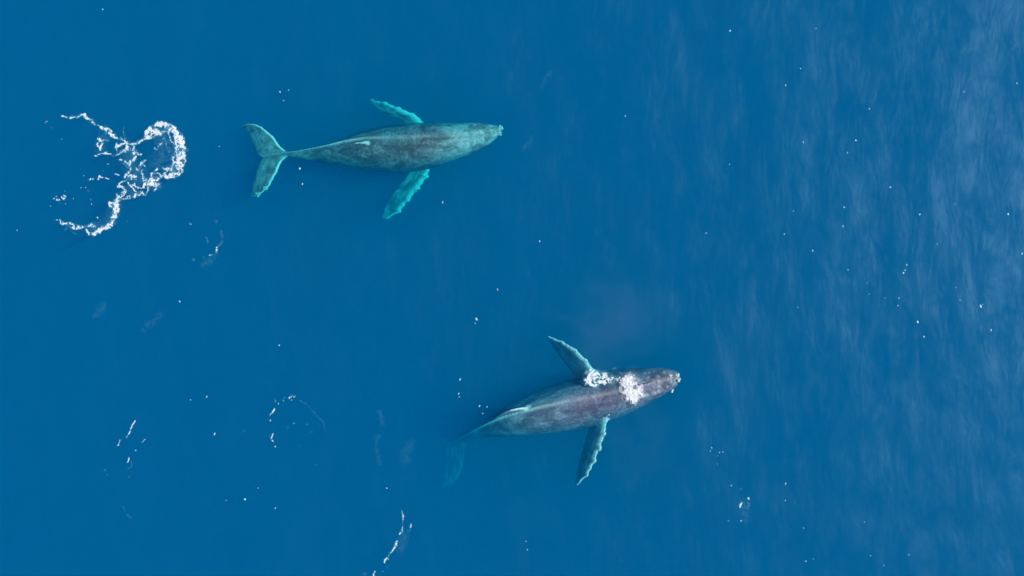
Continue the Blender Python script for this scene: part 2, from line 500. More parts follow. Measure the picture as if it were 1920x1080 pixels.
# --- the surfacing whale, lower right
m_skin2 = skin_material('whale_skin_dark', (0.052, 0.074, 0.135), (0.122, 0.162, 0.270), (0.46, 0.50, 0.56), 0.40, 0.05)  # bluish tones hold the sky mirrored on wet skin
P2 = Part()
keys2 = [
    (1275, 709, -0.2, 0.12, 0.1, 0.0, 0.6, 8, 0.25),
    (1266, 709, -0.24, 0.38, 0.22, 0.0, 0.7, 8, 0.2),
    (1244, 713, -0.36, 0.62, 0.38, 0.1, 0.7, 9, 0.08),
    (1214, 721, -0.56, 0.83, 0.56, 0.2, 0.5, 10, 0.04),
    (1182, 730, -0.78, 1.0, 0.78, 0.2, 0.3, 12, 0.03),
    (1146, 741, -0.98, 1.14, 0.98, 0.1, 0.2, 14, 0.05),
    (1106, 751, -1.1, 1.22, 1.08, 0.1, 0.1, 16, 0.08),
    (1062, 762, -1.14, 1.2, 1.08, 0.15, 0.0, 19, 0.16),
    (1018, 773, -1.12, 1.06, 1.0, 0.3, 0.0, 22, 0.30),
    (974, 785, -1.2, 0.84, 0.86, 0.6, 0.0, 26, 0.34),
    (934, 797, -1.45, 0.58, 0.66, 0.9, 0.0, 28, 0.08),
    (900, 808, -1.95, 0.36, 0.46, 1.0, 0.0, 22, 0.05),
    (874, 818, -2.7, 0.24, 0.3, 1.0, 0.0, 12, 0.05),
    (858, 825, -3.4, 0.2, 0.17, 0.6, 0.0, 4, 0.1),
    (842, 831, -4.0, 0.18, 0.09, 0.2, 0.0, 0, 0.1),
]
K, pts, tan, s = whale_body(P2, keys2)
head_knobs(P2, K, pts, tan, s, 0.15, 0.10, 26, 4)
# splash guard before the blowholes
blade(P2, [(1222, 716, 0.02), (1212, 718, 0.16), (1202, 720, 0.20), (1192, 722, 0.18)],
      [(1222, 722, 0.02), (1212, 726, 0.12), (1202, 729, 0.16), (1192, 731, 0.12)], [0.04, 0.06, 0.06, 0.04], 0.1, 0.0, seed=2, n=6)
# dorsal fin
blade(P2, [(1000, 764, -0.50), (986, 764, -0.28), (972, 766, -0.17), (958, 769, -0.14)],
      [(922, 788, -1.0), (930, 782, -0.62), (938, 777, -0.34), (947, 772.5, -0.17)], [0.11, 0.08, 0.06, 0.03], 0.25, 0.12, seed=6, n=6)
# flippers
blade(P2, [(1124, 712, -0.75), (1112, 692, -0.50), (1098, 675, -0.42), (1080, 657, -0.42), (1056, 642, -0.46), (1028, 630, -0.60)],
      [(1092, 722, -1.5), (1078, 706, -1.5), (1064, 688, -1.45), (1052, 672, -1.4), (1038, 654, -1.3), (1026, 636, -1.0)],
      [0.15, 0.12, 0.10, 0.08, 0.06, 0.03], [0.3, 0.6, 0.55, 0.5, 0.5, 0.6], 0.16, knobs=0.10, seed=41)
blade(P2, [(1136, 766, -0.65), (1137, 788, -0.48), (1132, 818, -0.40), (1120, 850, -0.40), (1105, 884, -0.44), (1082, 911, -0.56)],
      [(1106, 778, -1.25), (1106, 798, -1.3), (1096, 828, -1.3), (1087, 858, -1.25), (1080, 886, -1.1), (1077, 908, -0.85)],
      [0.15, 0.12, 0.10, 0.08, 0.06, 0.03], [0.4, 0.75, 0.8, 0.75, 0.7, 0.8], 0.20, knobs=0.13, seed=53)
# flukes, sunk deep
blade(P2, [(868, 820, -3.35), (872, 838, -3.65), (870, 860, -3.75), (864, 884, -3.95), (852, 905, -4.15), (832, 916, -4.35)],
      [(838, 831, -4.05), (832, 842, -4.25), (836, 862, -4.35), (834, 882, -4.35), (830, 900, -4.35), (828, 912, -4.40)],
      [0.13, 0.11, 0.09, 0.07, 0.05, 0.03], [0.2, 0.7, 0.9, 0.9, 0.7, 0.5], 0.0, knobs=0.02, seed=61)
blade(P2, [(868, 820, -4.75), (858, 806, -5.35), (844, 788, -5.85), (828, 770, -6.25), (808, 756, -6.55), (788, 752, -6.75)],
      [(838, 831, -5.45), (832, 822, -5.95), (822, 806, -6.35), (810, 788, -6.65), (798, 770, -6.75), (786, 757, -6.80)],
      [0.13, 0.11, 0.09, 0.07, 0.05, 0.03], [0.1, 0.05, 0.05, 0.05, 0.05, 0.05], 0.0, knobs=0.02, seed=67)
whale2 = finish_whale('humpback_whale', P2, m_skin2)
tag(whale2, 'dark grey humpback whale breaking the surface with white blow on its back', 'whale', 'humpback whales swimming to the right')
barnacles(whale2, [(1271, 703, 0.09), (1272, 713, 0.10), (1258, 704, 0.06), (1110, 878, 0.10), (1124, 842, 0.07)], m_barn, 9)

# sheet cut open over the whales, its sheen painted out round the gap
def surface_sheet(whales):
    xs = np.concatenate([[-BIG + 10, -300, -120], np.linspace(-40, 40, 401), [120, 300, BIG - 10]])
    ys = np.concatenate([[-BIG + 10, -300, -120], np.linspace(-30, 30, 301), [120, 300, BIG - 10]])
    X, Y = np.meshgrid(xs, ys)
    f = np.minimum(1, 3.3 * np.clip(1.3 - np.maximum(np.abs(X) / 40, np.abs(Y) / 30), 0, 1))
    Z = wave(X, Y) * f + 0.012
    pts = []
    for w in whales:
        co = np.empty(len(w.data.vertices) * 3); w.data.vertices.foreach_get('co', co)
        co = co.reshape(-1, 3)[::25]
        k = CAM_H / (CAM_H - co[:, 2])
        pts.append(co[:, :2] * k[:, None])
    pts = np.concatenate(pts)
    kd = kdtree.KDTree(len(pts))
    for i, q in enumerate(pts): kd.insert((q[0], q[1], 0), i)
    kd.balance()
    D = np.full(X.shape, 9.0)
    for (j, i) in np.argwhere((np.abs(X) < 16) & (np.abs(Y) < 14)):
        D[j, i] = kd.find((X[j, i], Y[j, i], 0))[2]
    nx = len(xs); n = nx * len(ys)
    idx = np.arange(n).reshape(len(ys), nx)[:-1, :-1].ravel()
    quads = np.stack([idx, idx + 1, idx + nx + 1, idx + nx], 1)
    dq = D.ravel()[quads].min(1)
    quads = quads[dq > 0.35]
    me = mesh('water_surface', np.stack([X.ravel(), Y.ravel(), Z.ravel()], 1), quads)
    t = np.clip((X + 8.0 * (fbm(X * 0.12 + 30, Y * 0.08 + 17, 91) - 0.5) - 3.0) / 26.0, 0, 1)  # sheen painted stronger toward the sun's side
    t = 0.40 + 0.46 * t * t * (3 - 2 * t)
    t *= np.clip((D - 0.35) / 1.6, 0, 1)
    at = me.attributes.new('sheen_mask', 'FLOAT', 'POINT')
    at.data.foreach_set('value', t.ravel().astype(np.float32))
    return me
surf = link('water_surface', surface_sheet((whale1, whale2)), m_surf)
tag(surf, 'wind rippled sea surface with pale streaks of sky light', kind='structure')

# ------------------------------------------------------------------ foam
m_foam, nt, out = new_mat('sea_foam')
geo = nt.nodes.new('ShaderNodeNewGeometry')
den = nt.nodes.new('ShaderNodeAttribute'); den.attribute_name = 'cover'
df = node(nt, 'ShaderNodeBsdfDiffuse')
nf = noise(nt, geo.outputs['Position'], 9.0, 4, 0.6)
white = mixc(nt, nf, (0.76, 0.80, 0.84), (0.90, 0.92, 0.93))
thin = ramp(nt, den.outputs['Fac'], 0.25, 1.0)      # thin foam is bubbles under a film of water
nt.links.new(mixc(nt, thin, (0.22, 0.66, 0.76), white), df.inputs['Color'])
bp = node(nt, 'ShaderNodeBump', i_Strength=0.3, i_Distance=0.03)
nt.links.new(nf, bp.inputs['Height']); nt.links.new(bp.outputs[0], df.inputs['Normal'])
tr = node(nt, 'ShaderNodeBsdfTransparent')
mx = nt.nodes.new('ShaderNodeMixShader')
nt.links.new(den.outputs['Fac'], mx.inputs[0])
nt.links.new(tr.outputs[0], mx.inputs[1]); nt.links.new(df.outputs[0], mx.inputs[2])
nt.links.new(mx.outputs[0], out.inputs['Surface'])

def strand_field(X, Y, strands, seed, warp=2.2, lace=1.0, milk=0.10, gain=2.5, thr=0.34):
    """density of foam on a pixel grid from strands: lists of (x, y, half width[, strength])"""
    wx = X + warp * 2 * (fbm(X / 7, Y / 7, seed) - 0.5) * 2
    wy = Y + warp * 2 * (fbm(X / 7 + 40, Y / 7 + 9, seed + 10) - 0.5) * 2
    F = np.zeros_like(X)
    for st in strands:
        st = [(q[0], q[1], q[2], q[3] if len(q) > 3 else 1.0) for q in st]
        if len(st) == 1: st = st * 2
        for (x0, y0, w0, s0), (x1, y1, w1, s1) in zip(st[:-1], st[1:]):
            dx, dy = x1 - x0, y1 - y0
            L2 = dx * dx + dy * dy + 1e-9
            t = np.clip(((wx - x0) * dx + (wy - y0) * dy) / L2, 0, 1)
            d = np.hypot(wx - x0 - t * dx, wy - y0 - t * dy)
            w = w0 + t * (w1 - w0); sgt = s0 + t * (s1 - s0)
            F = np.maximum(F, sgt * np.clip(1.2 - 0.8 * d / w, 0, 1))
    rid = 1 - np.abs(2 * fbm(wx / 8.0 + 3, wy / 8.0 + 8, seed + 20, 2) - 1) * 3.6
    rid2 = 1 - np.abs(2 * fbm(wx / 4.2 + 31, wy / 4.2 + 18, seed + 25, 2) - 1) * 3.0
    fil = np.clip(np.maximum(rid, 0.85 * rid2), 0, 1)
    g = fbm(X / 3.0, Y / 3.0, seed + 30, 2)
    D = F * ((1 - lace) + lace * (0.22 + 1.0 * fil)) * (0.75 + 0.5 * g)
    solid = np.clip((D - thr) * gain, 0, 1)
    milky = milk * np.clip(F * 1.2, 0, 1) * np.clip(g * 2.2 - 0.45, 0, 1)
    return np.clip(np.maximum(solid ** 1.15, milky), 0, 1)

m_spray, nt, out = new_mat('spray')
den = nt.nodes.new('ShaderNodeAttribute'); den.attribute_name = 'cover'
df = node(nt, 'ShaderNodeBsdfDiffuse'); df.inputs['Color'].default_value = (0.93, 0.94, 0.95, 1)
tr = node(nt, 'ShaderNodeBsdfTransparent')
mx = nt.nodes.new('ShaderNodeMixShader')
nt.links.new(den.outputs['Fac'], mx.inputs[0]); nt.links.new(tr.outputs[0], mx.inputs[1]); nt.links.new(df.outputs[0], mx.inputs[2])
nt.links.new(mx.outputs[0], out.inputs['Surface'])

def foam_mesh(name, strands, seed, step=1.0, height=0.045, warp=2.2, lace=1.0, pad=14, base=None, milk=0.10, spread=1.0, gain=2.5, thr=0.34):
    a = np.array([q[:2] for st in strands for q in st])
    wmax = max(q[2] for st in strands for q in st) * 1.3
    x0, y0 = a.min(0) - pad - wmax; x1, y1 = a.max(0) + pad + wmax
    xs = np.arange(x0, x1, step); ys = np.arange(y0, y1, step)
    X, Y = np.meshgrid(xs, ys)
    D = strand_field(X, Y, [[(q[0], q[1], q[2] * spread) + tuple(q[3:]) for q in st] for st in strands], seed, warp, lace, milk, gain, thr)
    nx = len(xs)
    cell = (D[:-1, :-1] + D[1:, :-1] + D[:-1, 1:] + D[1:, 1:]) > 0.02
    iy, ix = np.nonzero(cell)
    i = iy * nx + ix
    f = np.stack([i + nx, i + nx + 1, i + 1, i], 1)
    used, inv = np.unique(f, return_inverse=True)
    f = inv.reshape(f.shape)
    xx = X.ravel()[used]; yy = Y.ravel()[used]; dd = D.ravel()[used]
    k = 1 / PPM
    wx, wy = (xx - 960) * k, (540 - yy) * k
    hump = vnoise(xx / 3.1, yy / 3.1, seed + 50)
    z0 = wave(wx, wy) if base is None else base(wx, wy)
    z = z0 + 0.015 + height * np.sqrt(dd) * (0.75 + 0.3 * hump)
    wx, wy = wx * (CAM_H - z) / CAM_H, wy * (CAM_H - z) / CAM_H     # keeps foam riding on a raised back over its spot
    me = mesh(name, np.stack([wx, wy, z], 1), f)
    me.attributes.new('cover', 'FLOAT', 'POINT').data.foreach_set('value', dd.astype(np.float32))
    return me

def conv(strands, scale, ox, oy, ws=1.0, st=1.0):
    res = []
    for s_ in strands:
        res.append([(ox + q[0] / scale, oy + q[1] / scale, max(0.8, q[2] / scale * ws), (q[3] if len(q) > 3 else 1.0) * st) for q in s_])
    return res

def foam_thing(name, label, cat, pieces, seed, group=None, same_seed=False, **kw):
    """an Empty that parents the foam's pieces"""
    a = np.array([q[:2] for _, st in pieces for s_ in st for q in s_])
    c = W(*a.mean(0), 0)
    root = bpy.data.objects.new(name, None); C.objects.link(root)
    root.location = c
    tag(root, label, cat, group)
    for n_, (pn, st) in enumerate(pieces):
        o = link(pn, foam_mesh(pn, st, seed if same_seed else seed + 100 * n_, **kw), m_foam, root)
        o.matrix_parent_inverse = root.matrix_basis.inverted()
    return root

def foam_single(name, label, cat, strands, seed, group=None, **kw):
    return tag(link(name, foam_mesh(name, strands, seed, **kw), m_foam), label, cat, group)

def foam_dashes(name, label, cat, strands, seed, group=None, part='foam_dash', parent=None, **kw):
    """a broken patch of foam: strands that touch make one dash, each dash a part of its own"""
    clusters = []
    for st in strands:
        box = lambda q: (min(p[0] - p[2] for p in q), min(p[1] - p[2] for p in q), max(p[0] + p[2] for p in q), max(p[1] + p[2] for p in q))
        b0 = box(st); mine = [st]
        rest = []
        for c_ in clusters:
            b1 = box([p for q in c_ for p in q])
            if b0[0] < b1[2] + 2 and b1[0] < b0[2] + 2 and b0[1] < b1[3] + 2 and b1[1] < b0[3] + 2: mine = mine + c_
            else: rest.append(c_)
        clusters = rest + [mine]
    if parent is None:
        return foam_thing(name, label, cat, [(part, c_) for c_ in clusters], seed, group, same_seed=True, **kw)
    for c_ in clusters:
        o = link(part, foam_mesh(part, c_, seed, **kw), m_foam, parent)
        o.matrix_parent_inverse = parent.matrix_basis.inverted()
    return parent

A = (3.483, 60, 170)
ring = [[(735, 290, 8, 1.5), (765, 262, 9, 1.5), (800, 232, 11, 1.5), (850, 213, 13, 1.5), (905, 233, 14, 1.5), (945, 278, 15, 1.5), (970, 330, 16, 1.5), (978, 390, 22, 1.5), (972, 450, 23, 1.5), (960, 505, 22, 1.5), (930, 550, 16, 1.5), (885, 570, 12, 1.5), (862, 556, 9, 1.5)],
        [(735, 292, 10), (800, 286, 17), (850, 262, 14), (885, 268, 9)], [(800, 232, 8), (785, 262, 12), (830, 270, 14)],
        [(870, 235, 8), (915, 262, 8), (940, 310, 9), (945, 345, 8)], [(880, 280, 5), (905, 320, 4), (925, 350, 3)],
        [(945, 345, 9), (938, 385, 10), (940, 410, 11), (918, 435, 10), (935, 465, 11), (903, 505, 13), (918, 535, 10)],
        [(735, 318, 9), (690, 335, 8), (650, 345, 7)], [(720, 322, 8), (765, 305, 9), (800, 290, 9)],
        [(835, 350, 9), (838, 350, 9)], [(862, 300, 2.5, .7), (835, 350, 3), (805, 382, 2.2, .6)], [(862, 330, 2, .5), (890, 365, 2.5, .6), (900, 410, 2.5, .5)]]
lace = [[(585, 315, 7), (615, 345, 10), (628, 385, 10)], [(600, 348, 8), (560, 355, 8), (548, 380, 8), (562, 408, 6), (535, 422, 5)],
        [(562, 408, 5), (600, 390, 6), (628, 380, 8)], [(620, 340, 7), (650, 345, 6), (675, 350, 6), (690, 335, 6)],
        [(628, 385, 7), (662, 385, 11), (682, 402, 11), (662, 416, 9)], [(665, 365, 6), (665, 390, 9)], [(682, 410, 6), (715, 418, 4)],
        [(685, 435, 7), (650, 460, 9), (630, 487, 15), (608, 466, 9), (570, 455, 7)], [(630, 492, 10), (642, 520, 7), (612, 555, 10), (650, 560, 8), (682, 572, 7)],
        [(685, 520, 13), (688, 522, 13)], [(742, 450, 5), (715, 465, 8), (702, 490, 5), (715, 520, 7), (724, 560, 7), (746, 600, 12), (722, 630, 11), (688, 626, 5), (642, 610, 4), (662, 640, 5), (692, 672, 14), (742, 676, 6), (752, 640, 7), (768, 600, 8), (792, 570, 8), (778, 542, 6), (822, 514, 6)],
        [(715, 470, 5), (742, 498, 4)], [(765, 640, 6), (775, 600, 7), (800, 585, 9), (838, 568, 12), (862, 548, 12), (890, 510, 8), (856, 500, 8)],
        [(788, 612, 14), (815, 622, 17), (798, 642, 10)], [(650, 562, 5), (608, 588, 5), (570, 602, 8), (558, 622, 6), (600, 632, 10), (612, 656, 10), (576, 682, 14), (558, 712, 13)],
        [(600, 706, 6), (640, 694, 12), (692, 674, 12)], [(640, 612, 5), (632, 598, 7)], [(640, 575, 5), (690, 590, 3, .7)], [(800, 545, 5), (830, 548, 6)]]
tail = [[(558, 712, 12), (545, 742, 13), (510, 736, 8), (512, 752, 6)], [(545, 758, 19, 1.5), (540, 800, 18, 1.5), (525, 850, 15, 1.5), (496, 885, 13, 1.5), (452, 910, 11, 1.5), (410, 935, 14, 1.5), (370, 936, 9, 1.5), (345, 912, 5, 1.5)],
        [(432, 925, 7), (410, 890, 8), (380, 877, 7), (342, 888, 6), (300, 896, 9), (280, 888, 8), (240, 870, 8), (205, 872, 6), (184, 855, 5), (150, 848, 4)],
        [(300, 900, 7), (262, 893, 5)], [(345, 905, 4), (350, 930, 4), (380, 950, 4)], [(215, 880, 3, .6), (225, 905, 3, .4)], [(240, 905, 3, .6), (290, 940, 3, .5)],
        [(410, 950, 4), (462, 920, 5)]]
wisp = [[(195, 162, 3), (250, 170, 8), (300, 172, 6), (340, 165, 9), (372, 186, 5), (402, 206, 8), (440, 235, 4, .7), (480, 250, 10), (502, 276, 10), (530, 296, 10), (550, 306, 7), (585, 316, 4, .6)],
        [(485, 245, 6), (515, 262, 6)], [(435, 318, 5), (458, 348, 7), (440, 385, 8), (428, 352, 6)], [(458, 332, 4), (492, 324, 7)], [(415, 425, 6), (430, 418, 4, .6), (462, 412, 4), (500, 405, 8), (512, 412, 6)],
        [(605, 240, 2, .6), (605, 290, 3, .7), (615, 310, 4)], [(440, 238, 6), (462, 262, 5, .7)]]
bits = [[(378, 580, 8), (395, 580, 6)], [(430, 575, 7), (440, 560, 6), (465, 570, 3), (502, 577, 3)], [(205, 682, 7), (220, 692, 7), (205, 712, 7), (192, 694, 5)], [(165, 715, 10), (172, 716, 9)], [(140, 708, 4), (160, 690, 5)],
        [(320, 632, 5)], [(348, 632, 5)], [(366, 657, 5)], [(384, 710, 4)], [(386, 740, 4)], [(496, 480, 6)], [(470, 525, 5)], [(542, 548, 4), (570, 548, 3)], [(270, 705, 4)], [(124, 752, 4)], [(430, 828, 7), (436, 824, 6)],
        [(337, 555, 4)], [(185, 738, 5)], [(220, 740, 4)], [(100, 200, 5, .7), (80, 212, 4, .5)], [(125, 240, 5, .6)], [(195, 318, 5, .7)], [(140, 320, 4, .4)], [(620, 855, 4, .6)], [(455, 485, 4, .5)], [(360, 590, 4, .6)], [(215, 655, 4, .6)]]
trail = foam_thing('foam_trail', 'large white lacy foam ring and trailing strands left of the submerged whale flukes', 'foam',
           [('foam_ring', conv(ring, *A, ws=1.0)), ('foam_lace', conv(lace, *A, ws=1.0)), ('foam_tail', conv(tail, *A, ws=1.0)),
            ('foam_wisp', conv(wisp, *A, ws=1.0))], 200, step=0.7, warp=2.6, spread=1.28, milk=0.24, lace=1.0)
o = link('froth', foam_mesh('froth', conv([[(850, 300, 50, .9), (900, 400, 70, 1.0), (820, 470, 50, .8)], [(620, 350, 40, .7), (640, 470, 45, .9), (720, 560, 50, .9), (640, 660, 40, .8)], [(540, 760, 40, .8), (490, 870, 36, .8), (390, 910, 36, .7)], [(480, 260, 34, .7), (440, 370, 40, .6)]], *A),
                       990, step=1.0, warp=4.0, lace=0.3, milk=0.10, gain=0.0, height=0.01), m_foam, trail)
o.matrix_parent_inverse = trail.matrix_basis.inverted()
foam_dashes(None, None, None, conv(bits, *A, ws=1.1), 640, part='foam_blob', parent=trail, step=0.8, warp=1.0)

B6 = (3.6, 140, 700)
G = 'small patches of foam left on the sea'
foam_dashes('foam_streak', 'broken slanting line of thin foam dashes near the lower left edge', 'foam',
            conv([[(405, 320, 4), (380, 372, 4)], [(380, 380, 4, .7), (362, 418, 5), (348, 438, 4, .6)], [(310, 445, 5, .8), (290, 486, 4)], [(475, 445, 3, .7), (455, 465, 3, .6)], [(413, 520, 4, .8)],
                  [(366, 572, 5), (358, 605, 4)], [(385, 600, 2, .5), (385, 630, 2, .5), (360, 645, 2, .4)], [(203, 650, 5, .7)], [(220, 682, 4, .6)], [(366, 698, 4, .6)], [(380, 688, 3, .5)], [(478, 266, 4, .5)], [(383, 545, 3, .5)],
                  [(330, 905, 4, .45), (340, 930, 3, .4)], [(352, 955, 4, .45), (385, 976, 4, .4)]], *B6, ws=1.1), 300, G, step=0.7, warp=0.6, lace=0.6, spread=1.15, milk=0.25, height=0.03)
foam_dashes('foam_arc', 'faint curved arc of broken foam in the lower middle left', 'foam',
            conv([[(1487, 154, 5), (1480, 158, 4)], [(1458, 158, 7), (1447, 165, 6)], [(1464, 180, 4, .8)], [(1468, 148, 4, .7)], [(1416, 164, 5, .9)], [(1410, 184, 4, .7)], [(1432, 168, 3, .5)], [(1352, 176, 4, .5), (1354, 192, 5, .8)], [(1379, 192, 3, .6), (1375, 206, 4, .8)], [(1398, 174, 3, .4)],
                  [(1348, 242, 5), (1335, 262, 5), (1310, 287, 2, .6)], [(1317, 318, 6)], [(1337, 410, 4), (1325, 440, 4), (1340, 458, 3)], [(1310, 430, 3, .5), (1318, 408, 3, .5)], [(1355, 495, 6, .8)], [(1480, 340, 6, .6)], [(1440, 365, 5, .5)],
                  [(1520, 185, 5, .6), (1570, 210, 3, .36), (1630, 280, 3.5, .42), (1682, 330, 3, .36), (1690, 400, 3, .3)], [(1630, 615, 4, .5)], [(1515, 490, 5, .4)], [(1600, 395, 5, .4)], [(1140, 385, 8, .36)], [(1570, 345, 6, .36)]], *B6, ws=1.1), 320, G, step=0.7, warp=0.6, lace=0.6, spread=1.15, milk=0.25, height=0.03)
B7 = (5.333, 640, 900)
foam_dashes('foam_streak', 'thin bright curving foam streak beside a pale veil at the bottom edge', 'foam',
            conv([[(605, 310, 6, .75), (620, 365, 9, .9), (612, 420, 4, .6), (610, 470, 4, .6), (603, 508, 12), (583, 540, 7, .8)], [(556, 615, 11), (545, 655, 12), (525, 690, 8), (470, 755, 4, .7), (440, 800, 9, .9), (430, 828, 7)],
                  [(470, 790, 7, .7)], [(693, 465, 11), (700, 440, 5, .6)], [(690, 490, 5, .42), (660, 560, 6, .32)], [(335, 915, 8), (318, 960, 9)], [(470, 865, 14, .32)], [(415, 912, 6, .6)], [(235, 940, 16, .3)],
                  [(650, 520, 26, .22), (600, 640, 40, .24), (590, 700, 30, .2)]], *B7, ws=1.1), 340, G, step=0.7, warp=0.5, lace=0.6, spread=1.15, milk=0.25, height=0.03)
B9 = (9.0, 340, 400)
foam_dashes('foam_patch', 'small faint hooked foam smear below and left of the submerged whale', 'foam',
            conv([[(603, 580, 14), (598, 650, 14)], [(598, 660, 14, .5), (570, 720, 30, .3), (500, 790, 40, .28), (370, 868, 30, .32)], [(640, 545, 15, .5), (700, 450, 15, .28), (675, 310, 18, .42)], [(470, 705, 10, .6), (515, 698, 10, .55)],
                  [(378, 748, 18, .5)], [(205, 780, 18, .6)], [(410, 385, 10, .35), (442, 425, 14, .5), (440, 490, 12, .4)], [(125, 162, 12, .4), (162, 180, 16, .6)], [(590, 140, 22, .4)]], *B9, ws=1.15), 360, G, step=0.7, warp=0.6, lace=0.6, spread=1.15, milk=0.25, height=0.03)
B8 = (3.0, 1280, 760)
foam_dashes('foam_patch', 'small foam cluster of two white dashes on water right of the long flipper', 'foam',
            conv([[(334, 543, 4), (322, 570, 6)], [(370, 522, 5), (374, 530, 3)], [(371, 550, 4, .6), (368, 582, 4, .6)], [(340, 560, 26, .2), (350, 640, 18, .2)], [(328, 650, 5, .8)], [(258, 650, 4, .7)], [(275, 452, 5, .8)], [(328, 470, 6, .4)]], *B8, ws=1.1), 380, G, step=0.7, warp=0.5, lace=0.6, spread=1.15, milk=0.25, height=0.03)

# the faintest traces: thin bluish films of bubbles
for lab, st in (('faint bluish wisp trailing in open water left of the sunken tail', [[(711, 772, 2.5, .5), (718, 800, 3, .5)], [(709, 815, 2.5, .4), (705, 845, 2.5, .45), (713, 868, 3, .4)]]),
                ('faint broad pale smear just left of the sunken tail', [[(768, 832, 6, .42), (760, 862, 6, .4)]]),
                ('faint pale smear near the left edge half-way down', [[(176, 592, 4, .42), (194, 574, 5, .5)]]),
                ('faint curved wisp right of the pale smear near the left edge', [[(268, 622, 3, .38), (282, 604, 4, .42), (304, 590, 3, .38)]]),
                ('faint slanting wisp in open water above the blow mist', [[(1016, 160, 3, .4), (1030, 138, 4, .45)]]),
                ('faint wisp just right of the submerged whale snout', [[(984, 276, 4, .42), (996, 260, 4, .4)]])):
    foam_single('foam_wisp', lab, 'foam', st, 700 + len(lab), 'faint wisps of bubbles on the sea', step=0.8, warp=3.0, lace=0.6, milk=0.10, spread=1.5, gain=0.5, thr=0.42, height=0.02)

# white water on the surfacing whale
def on_back(x, y):
    z = np.zeros(len(x))
    for j in range(len(x)):
        o_ = Vector((x[j], y[j], 6.0))
        o_ = Vector((x[j] * (CAM_H - 6) / CAM_H, y[j] * (CAM_H - 6) / CAM_H, 6.0))
        d = (Vector((x[j], y[j], 0)) - cam.location).normalized()
        ok, loc, _, _ = whale2.ray_cast(o_, d)
        z[j] = max(loc.z if ok else -1, float(wave(x[j], y[j])))
    return z
F2 = (3.272, 960, 600)
foam_single('white_water', 'frothy white water washing over the back beside the upper flipper of the surfacing whale', 'foam',
            conv([[(470, 330, 18), (500, 325, 16), (540, 340, 22), (580, 350, 24), (592, 370, 18)], [(455, 365, 12), (480, 385, 14), (500, 405, 10), (520, 385, 16), (570, 380, 18)], [(450, 400, 7, .7), (470, 350, 10)],
                  [(480, 360, 16, .8), (520, 360, 20)], [(440, 355, 6, .7)], [(490, 300, 6), (480, 320, 8)], [(600, 355, 16, .8), (640, 362, 16, .75), (665, 368, 14, .8)], [(610, 400, 18, .38), (660, 430, 20, .38), (700, 480, 22, .38)]], *F2, ws=1.0), 400, step=0.6, warp=2.4, lace=0.7, milk=0.35, spread=1.25, height=0.08, base=on_back)
spray = foam_single('blow_spray', 'dense white burst of blow over the blowholes of the surfacing whale', 'spray',
            conv([[(655, 365, 14, .8), (690, 375, 22, 1.8), (712, 398, 30, 1.8), (733, 436, 40, 1.9), (752, 464, 28, 1.8)], [(690, 375, 18), (720, 350, 18, .9), (748, 345, 8, .7)], [(770, 400, 14, .4), (790, 380, 12, .35), (760, 385, 16, .4)],
                  [(690, 330, 10, .5), (720, 325, 8, .4)], [(630, 370, 10, .5)], [(780, 450, 16, .5), (720, 490, 14, .4)]], *F2, ws=1.0), 420, step=0.6, warp=5.0, lace=0.40, milk=0.3, spread=1.5, gain=1.25, thr=0.22, height=0.20, base=on_back)
spray.data.materials[0] = m_spray
foam_dashes('pale_wash', 'thin pale wash of foam along the near flank of the surfacing whale', 'foam',
            conv([[(655, 540, 12, .35), (690, 530, 14, .42), (712, 510, 8, .35)], [(600, 585, 3, .6), (570, 600, 5, .8), (555, 602, 4, .7)], [(380, 655, 3, .45), (440, 645, 4, .5), (480, 638, 3, .4)], [(600, 298, 4, .5), (630, 300, 9, .55), (655, 315, 4, .4)]], *F2, ws=1.1), 440, step=0.7, warp=1.2, lace=0.8, height=0.05, base=on_back)
foam_dashes('foam_splash', 'tiny white splash beads trailing beside the snout of the surfacing whale', 'foam',
            conv([[(1022, 372, 8)], [(1012, 398, 3, .7)], [(988, 432, 7), (984, 444, 5)], [(1012, 345, 6, .5), (998, 372, 6, .5), (975, 395, 6, .4)]], *F2, ws=1.1), 460, step=0.6, warp=0.6, lace=0.5, height=0.05, base=on_back)

# ------------------------------------------------------------------ scattered flecks
m_fleck, nt, out = new_mat('foam_fleck')
den = nt.nodes.new('ShaderNodeAttribute'); den.attribute_name = 'cover'
df = node(nt, 'ShaderNodeBsdfDiffuse'); df.inputs['Color'].default_value = (0.58, 0.88, 0.93, 1)
tr = node(nt, 'ShaderNodeBsdfTransparent')
mx = nt.nodes.new('ShaderNodeMixShader')
nt.links.new(den.outputs['Fac'], mx.inputs[0]); nt.links.new(tr.outputs[0], mx.inputs[1]); nt.links.new(df.outputs[0], mx.inputs[2])
nt.links.new(mx.outputs[0], out.inputs['Surface'])

def fleck_mesh(i):
    r = np.random.RandomState(50 + i)
    bm = bmesh.new()
    for q in range(2 + i % 3):
        g = bmesh.ops.create_icosphere(bm, subdivisions=2, radius=1)
        ox, oy = (r.uniform(-0.7, 0.7), r.uniform(-0.9, 0.9)) if q else (0, 0)
        k = r.uniform(0.4, 0.7) if q else 0.8
        for v in g['verts']:
            j = 1 + 0.25 * (r.rand() - 0.5)
            v.co = Vector((v.co.x * k * j + ox, v.co.y * k * j * 1.1 + oy, max(-0.1, v.co.z * 0.5 * k * j)))
    me = bpy.data.meshes.new('foam_fleck'); bm.to_mesh(me); bm.free()
    me.polygons.foreach_set('use_smooth', np.ones(len(me.polygons), bool))
    at = me.attributes.new('cover', 'FLOAT', 'POINT')
    at.data.foreach_set('value', np.full(len(me.vertices), (1.0, 0.6, 0.85, 0.5, 0.9, 0.7)[i], np.float32))
    me.materials.append(m_fleck)
    return me
FL = [fleck_mesh(i) for i in range(6)]

